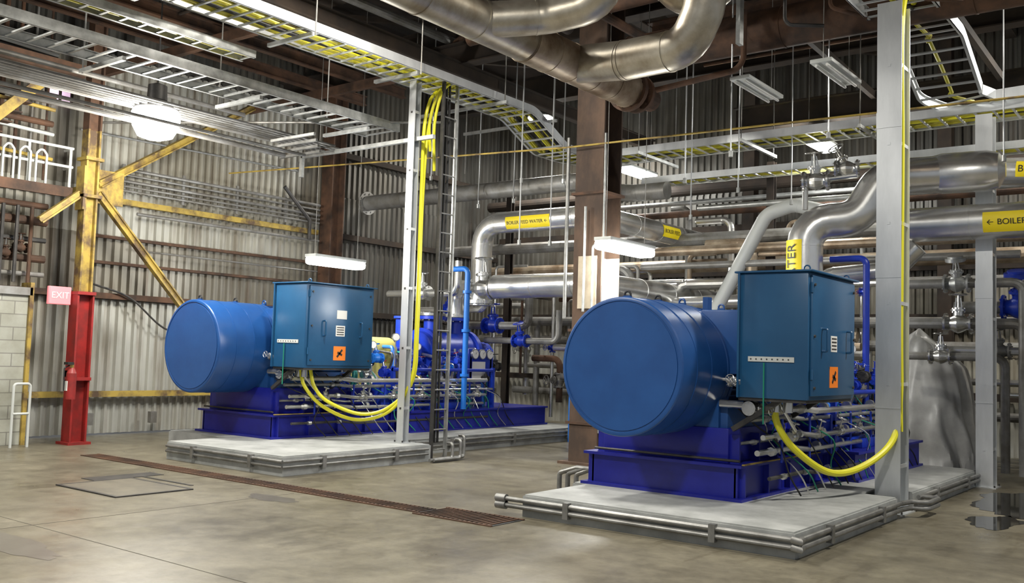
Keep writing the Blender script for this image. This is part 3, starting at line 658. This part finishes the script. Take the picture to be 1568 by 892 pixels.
# ------------------------------------------------------------ boiler feed pipes
m=M("boiler_feed_water_pipe",16)
m.pipe([(-11.55,14.1,2.55),(-11.55,14.1,4.1),(-9.0,14.1,4.1),(-9.0,19,4.1)],.2,JAC,fr=.4)
label(m,(-10.35,14.1,4.1),(1,0,0),.2,1.0,"BOILER FEED WATER \u2190",(0,-1,-.25))
label(m,(-9.0,16.6,4.1),(0,1,0),.2,.7,"BOILER FEED",(1,-.3,0))
m.flange((-11.55,14.1,2.6),(0,0,1),.27,.06,STS,10)
m.valve((-11.4,14.0,2.85),(1,0,0),.13,STS,(0,0,1))
m.pipe([(-11.1,14.0,2.88),(-8.9,14.0,2.88),(-8.9,18.8,2.88)],.22,JAC,fr=.4)
m.pipe([(-12.4,14.4,2.36),(-12.4,14.4,2.9),(-11.7,14.1,2.9)],.15,JAC,fr=.25)
m.done()
m=M("grey_insulated_pipe",16);m.pipe([(-14.9,14.3,4.78),(-9.3,14.3,4.78),(-9.3,15.4,4.7),(-8.3,15.4,4.7)],.16,GREYP);m.flange((-14.95,14.3,4.78),(1,0,0),.25,.05,GREYP,10)
m.pipe([(-15.3,15.5,5.1),(-10.2,15.5,5.1)],.12,GREYP)
m.done()
m=M("boiler_feed_water_pipe",16)
m.pipe([(-4.9,13.2,2.35),(-4.9,13.2,3.62),(-4.25,13.45,3.66),(-3.95,13.6,4.25),(-3.2,14.0,4.3)],.25,JAC,fr=.40)
label(m,(-4.9,13.2,2.95),(0,0,1),.25,.8,"WATER",(-.4,-1,0))
m.lathe((-3.25,13.98,4.3),(1,.1,0),[(-.35,.2),(0,.28),(.55,.28),(.7,.24),(.78,.1)],JAC,26)
m.pipe([(-3.9,14.1,3.62),(5,14.1,3.62)],.24,JAC,fr=.4)
label(m,(-2.1,14.1,3.62),(1,0,0),.24,1.25,"\u2190 BOILER FEED WATER",(.1,-1,-.2))
m.pipe([(-3.0,15.4,4.55),(-1.2,15.4,4.4),(-1.0,18,4.4)],.2,JAC,fr=.4);label(m,(-2.3,15.4,4.5),(1,0,-.08),.2,.5,"BOILER",(0,-1,0))
for z,t in((2.38,.08),(2.28,.06)):m.flange((-4.9,13.2,z),(0,0,1),.33,t,STS,12)
m.pipe([(-4.9,13.9,2.35),(-4.9,13.9,2.9),(-3.9,14.1,3.0),(-3.6,14.1,3.3)],.13,JAC,fr=.2)
m.valve((-4.75,13.2,4.2),(1,.2,0),.09,STS,(0,-.2,1));m.valve((-4.35,13.3,4.35),(1,.2,0),.08,STS,(-.5,0,1));m.tube([(-4.9,13.2,3.8),(-4.9,13.2,4.2),(-4.2,13.3,4.25)],.04,STS,.05)
m.done()
m=M("diagonal_insulated_pipe",16);m.pipe([(-7.5,15.8,2.5),(-6.55,15.8,4.2),(-6.1,15.9,4.35),(-5.2,15.9,4.1)],.12,WPT,fr=.3,band=.7);m.pipe([(-8.9,16.6,2.7),(-6.6,16.5,2.75),(-5.5,16.5,2.75)],.13,JAC);m.done()
rack=M("pipe_rack_piping",16);m=rack
rows=[(15.8,3.35,-9.0,-2.6,.06,GREYP),(16.4,3.7,-9.5,5,.09,JACD),(17,4.0,-15,5,.12,GREYP),(17.3,3.1,-15,5,.08,JAC),(17.6,2.4,-14,5,.1,GREYP),(17.5,4.6,-14,5,.07,RUST),(16.8,1.9,-9,-5.5,.07,JAC),(18.2,3.6,-15,6,.14,JACD),(18.4,2.0,-15,6,.1,GREYP),(18,1.4,-15,5,.06,STS),(16.1,4.45,-8,4,.05,GAL),(16,2.2,-10.5,-6,.09,JAC),(18.5,.8,-14,3,.08,GREYP),(16.9,5.2,-9,5,.1,RUST),(18.6,5.3,-15,5,.12,RUSTD),(17.9,4.9,-14,5,.05,GAL)]
for y,z,x0,x1,rr,mm in rows:m.pipe([(x0,y,z),(x1,y,z)],rr,mm,seg=14,band=1.6)
for k in range(52):
    x=-14.5+random.random()*17;y=15.9+random.random()*3;z0=random.random()*2.2;z1=z0+.8+random.random()*2.2;rr=random.choice((.03,.04,.05,.07,.1))
    mm=random.choice((JAC,GREYP,STS,JAC,JACD,RUST));dx=random.choice((-1,1))*(.4+random.random()*.8)
    if -13.7<x<-10.2 and y<16.6:y=17
    if -5.2<x<-2.9 and y>15.9:x-=2.6
    m.pipe([(x,y,z0),(x,y,z1),(x+dx,y,z1)],rr,mm,seg=12,band=1)
    if k%2==0:m.valve((x,y,(z0+z1)/2),(0,0,1),rr*1.1,random.choice((DRK,STS,PUMP,GREYP)),(-.4,-1,0),random.choice((None,RED,None)))
for x in(-13.2,-10.4,-7,-1.6,1):
    m.ibeam((x,17.1,0),(x,17.1,5.4),.14,.14,RUSTD);m.beam((x,15.9,3.0),(x,18.8,3.0),.08,.08,RUSTD)
m.box((-10.9,17.0,2.15),(-6.5,17.2,2.3),RUSTD);m.box((-14,18.2,1.1),(-5,18.3,1.2),RUSTD)
rack=m.done()
m=M("blue_vertical_pipe")
m.tube([(-11.12,13.2,.62),(-11.12,13.2,3.15),(-11.45,13.2,3.15)],.05,LBL,.1)
for z in(1.2,2.0,2.7):m.cyl((-11.12,13.2,z),(-11.12,13.2,z+.05),.08,LBL)
m.done()
m=M("blue_vertical_pipe")
m.tube([(-4.1,13.4,.58),(-4.1,13.4,3.1),(-4.6,13.4,3.1)],.045,PUMP,.1);m.tube([(-3.95,13.9,.58),(-3.95,13.9,2.9)],.04,STS);m.done()
m=M("blue_vertical_pipe");m.tube([(-10.2,15.3,0.0),(-10.2,15.3,1.6)],.05,LBL);m.cyl((-10.2,15.3,1.6),(-10.2,15.3,1.65),.08,LBL);m.done()
m=M("valve_manifold")
for i,(x,y,z,rr,mm) in enumerate(((-12.6,13.6,2.75,.09,STS),(-12.9,14.8,2.5,.08,PUMP),(-12.1,15.2,2.2,.1,PUMP),(-11.3,15.1,1.9,.08,PUMP),(-10.7,16.7,1.8,.09,GREYP),(-10.5,16.7,1.2,.08,GREYP),(-9.8,16.8,.9,.09,TEAL),(-9.1,16.8,1.5,.08,DRK),(-8.9,16.4,1.0,.09,GREYP),(-2.6,15.8,2.55,.12,PUMP),(-3.4,15.6,2.3,.1,STS),(-2.9,15.9,1.9,.08,GREYP),(-3.7,15.8,1.8,.08,STS),(-3.4,15.5,2.9,.09,GAL))):
    m.valve((x,y,z),(1,0,0),rr,mm,(0,-.3,1) if i%2 else (0,0,1),None,i%4==1)
    m.tube([(x-.9,y,z),(x+.9,y,z),(x+.9,y,.1 if y>16.5 or y>15.4 and x>-4 else z+.6)],rr*.8,random.choice((STS,JAC,GREYP)),.15,12)
for i in range(16):
    x=-10.3+.25*i;m.tube([(x,16.5,0),(x,16.5,.6+random.random()*.9),(x+.2,16.7,1+random.random())],.03,random.choice((GREYP,STS,TEAL,RUST,GREYP)),.1,8)
m.box((-10,16.9,0),(-9.3,17.5,.9),TEAL,.02)
for i in range(5):
    m.cyl((-9.9+.35*i,16.2,.0),(-9.9+.35*i,16.2,.5+.12*(i%3)),.07,random.choice((GREYP,TEAL,DRK)));m.valve((-9.9+.35*i,16.2,.6+.12*(i%3)),(0,0,1),.05,random.choice((TEAL,DRK,STS)),(0,-1,0))
m.done(rack)
m=M("tarp_covered_equipment",50);N=120;H_=60;cx,cy=-4.15,17.2
kk=m.mi(TARP);R=[]
for i in range(H_+1):
    t=i/H_;row=[]
    for j in range(N):
        a=2*pi*j/N
        sh=1 if t<.72 else max(.02,1-((t-.72)/.28)**1.7)
        rad=(.66-.14*t)*sh
        ex=(abs(cos(a))**.75)*(1 if cos(a)>0 else -1);ey=(abs(sin(a))**.75)*(1 if sin(a)>0 else -1)
        # draped pleats: ridged noise stretched along the hang direction
        q=V((cos(a)*2.4,sin(a)*2.4,t*1.1));rdg=1-abs(NZ.noise(q+V((3,1,0))))*2.6
        q2=V((cos(a)*4.2+t,sin(a)*4.2,t*2.4));rd2=1-abs(NZ.noise(q2+V((8,5,2))))*2.4
        fold=1+(.16*rdg+.07*rd2)*(.35+.65*(1-t))
        z=2.3*t-.18*max(0,cos(a+.6))*t**3
        p=V((cx+ex*rad*fold-.22*t*t,cy+ey*rad*fold*.9,z))
        nz=NZ.noise_vector(p*1.6)*.09
        if i==0:nz=V((nz.x,nz.y,0))
        row.append(m.bm.verts.new(p+V((nz.x,nz.y,nz.z*min(1,t*4)))))
    R.append(row)
for i in range(H_):
    for j in range(N):
        f=m.bm.faces.new((R[i][j],R[i][(j+1)%N],R[i+1][(j+1)%N],R[i+1][j]));f.material_index=kk
m.bm.faces.new(R[-1]).material_index=kk
m.done()
# ------------------------------------------------------------ lamps
def light(name,typ,loc,power,size=.5,col=(1,.95,.86),rot=(0,0,0),sy=None,parent=None):
    l=bpy.data.lights.new(name,typ);l.energy=power;l.color=col
    if typ=='AREA':
        l.size=size
        if sy:l.shape='RECTANGLE';l.size_y=sy
        else:l.shape='DISK'
    else:l.shadow_soft_size=size
    o=bpy.data.objects.new(name,l);bpy.context.collection.objects.link(o);o.location=loc;o.rotation_euler=rot;o.parent=parent;return o
def hibay(x,y,z,power,top=8.6,down=True):
    m=M("high_bay_or_added_lamp");m.lathe((x,y,z),(0,0,1),[(.20,.30),(.22,.31),(.26,.2),(.34,.14),(.55,.13),(.58,.05)],GAL if down else DRK,24)
    m.cyl((x,y,z+.56),(x,y,top),.012,DRK,6)
    if down:m.lathe((x,y,z),(0,0,1),[(.10,.06),(.1,.25),(.20,.29)],GLOW,20)
    else:m.lathe((x,y,z),(0,0,1),[(-.22,.12),(-.18,.24),(-.05,.31),(.06,.33),(.15,.33),(.2,.29)],GLOW,24)
    o=m.done()
    if down:light("lamp_or_fill_light",'AREA',(x,y,z+.05),power,.6,parent=o)
    else:light("lamp_or_fill_light",'POINT',(x,y,z-.5),power,.28,parent=o)
hibay(-12.2,7.5,4.72,480,down=False)
for x,y,p in((-2.2,3.2,340),(-8,3,340),(-13.5,2.0,200),(.5,11.5,480),(-1,17.0,380),(-12.8,17.6,260),(-8.6,8.3,360)):  # unseen hi-bays added as the hall's main and fill lighting
    hibay(x,y,6.9 if y>5 else 6.4,p)
def tube_lamp(x,y0,y1,z,power,top=8):
    m=M("fluorescent_or_added_fixture");m.box((x-.14,y0,z+.05),(x+.14,y1,z+.1),WPT,.005)
    if power:m.box((x-.15,y0,z-.08),(x+.15,y1,z+.06),GLOWT,.05)  # lens box thickened so its shape stands in for the tube's glare
    else:
        for s_ in(-.07,.07):m.cyl((x+s_,y0+.03,z+.02),(x+s_,y1-.03,z+.02),.018,WHT,12)
    for y in(y0+.1,y1-.1):m.cyl((x,y,z+.1),(x,y,top),.006,GREYP,6)
    o=m.done()
    if power:light("fluorescent_or_fill_light",'POINT',(x,(y0+y1)/2,z-.25),power,.2,(1,1,.96),parent=o)
tube_lamp(-12.75,10.9,12.1,3.15,150)
tube_lamp(-7.15,11.4,12.7,3.22,160)
tube_lamp(-6.0,16.2,17.4,5.6,200);tube_lamp(-10.5,17.6,18.8,5.7,150)  # lit fixtures added to brighten the back of the hall
tube_lamp(-5.3,11.8,13.0,5.35,0);tube_lamp(-4.2,11.8,13.0,5.4,0)
w=bpy.data.worlds.new("world");S.world=w;w.use_nodes=True;bg=w.node_tree.nodes["Background"];bg.inputs[0].default_value=(.88,.93,1,1);bg.inputs[1].default_value=.30
S.view_settings.view_transform='Standard'
S.view_settings.look='None'
S.view_settings.exposure=.32
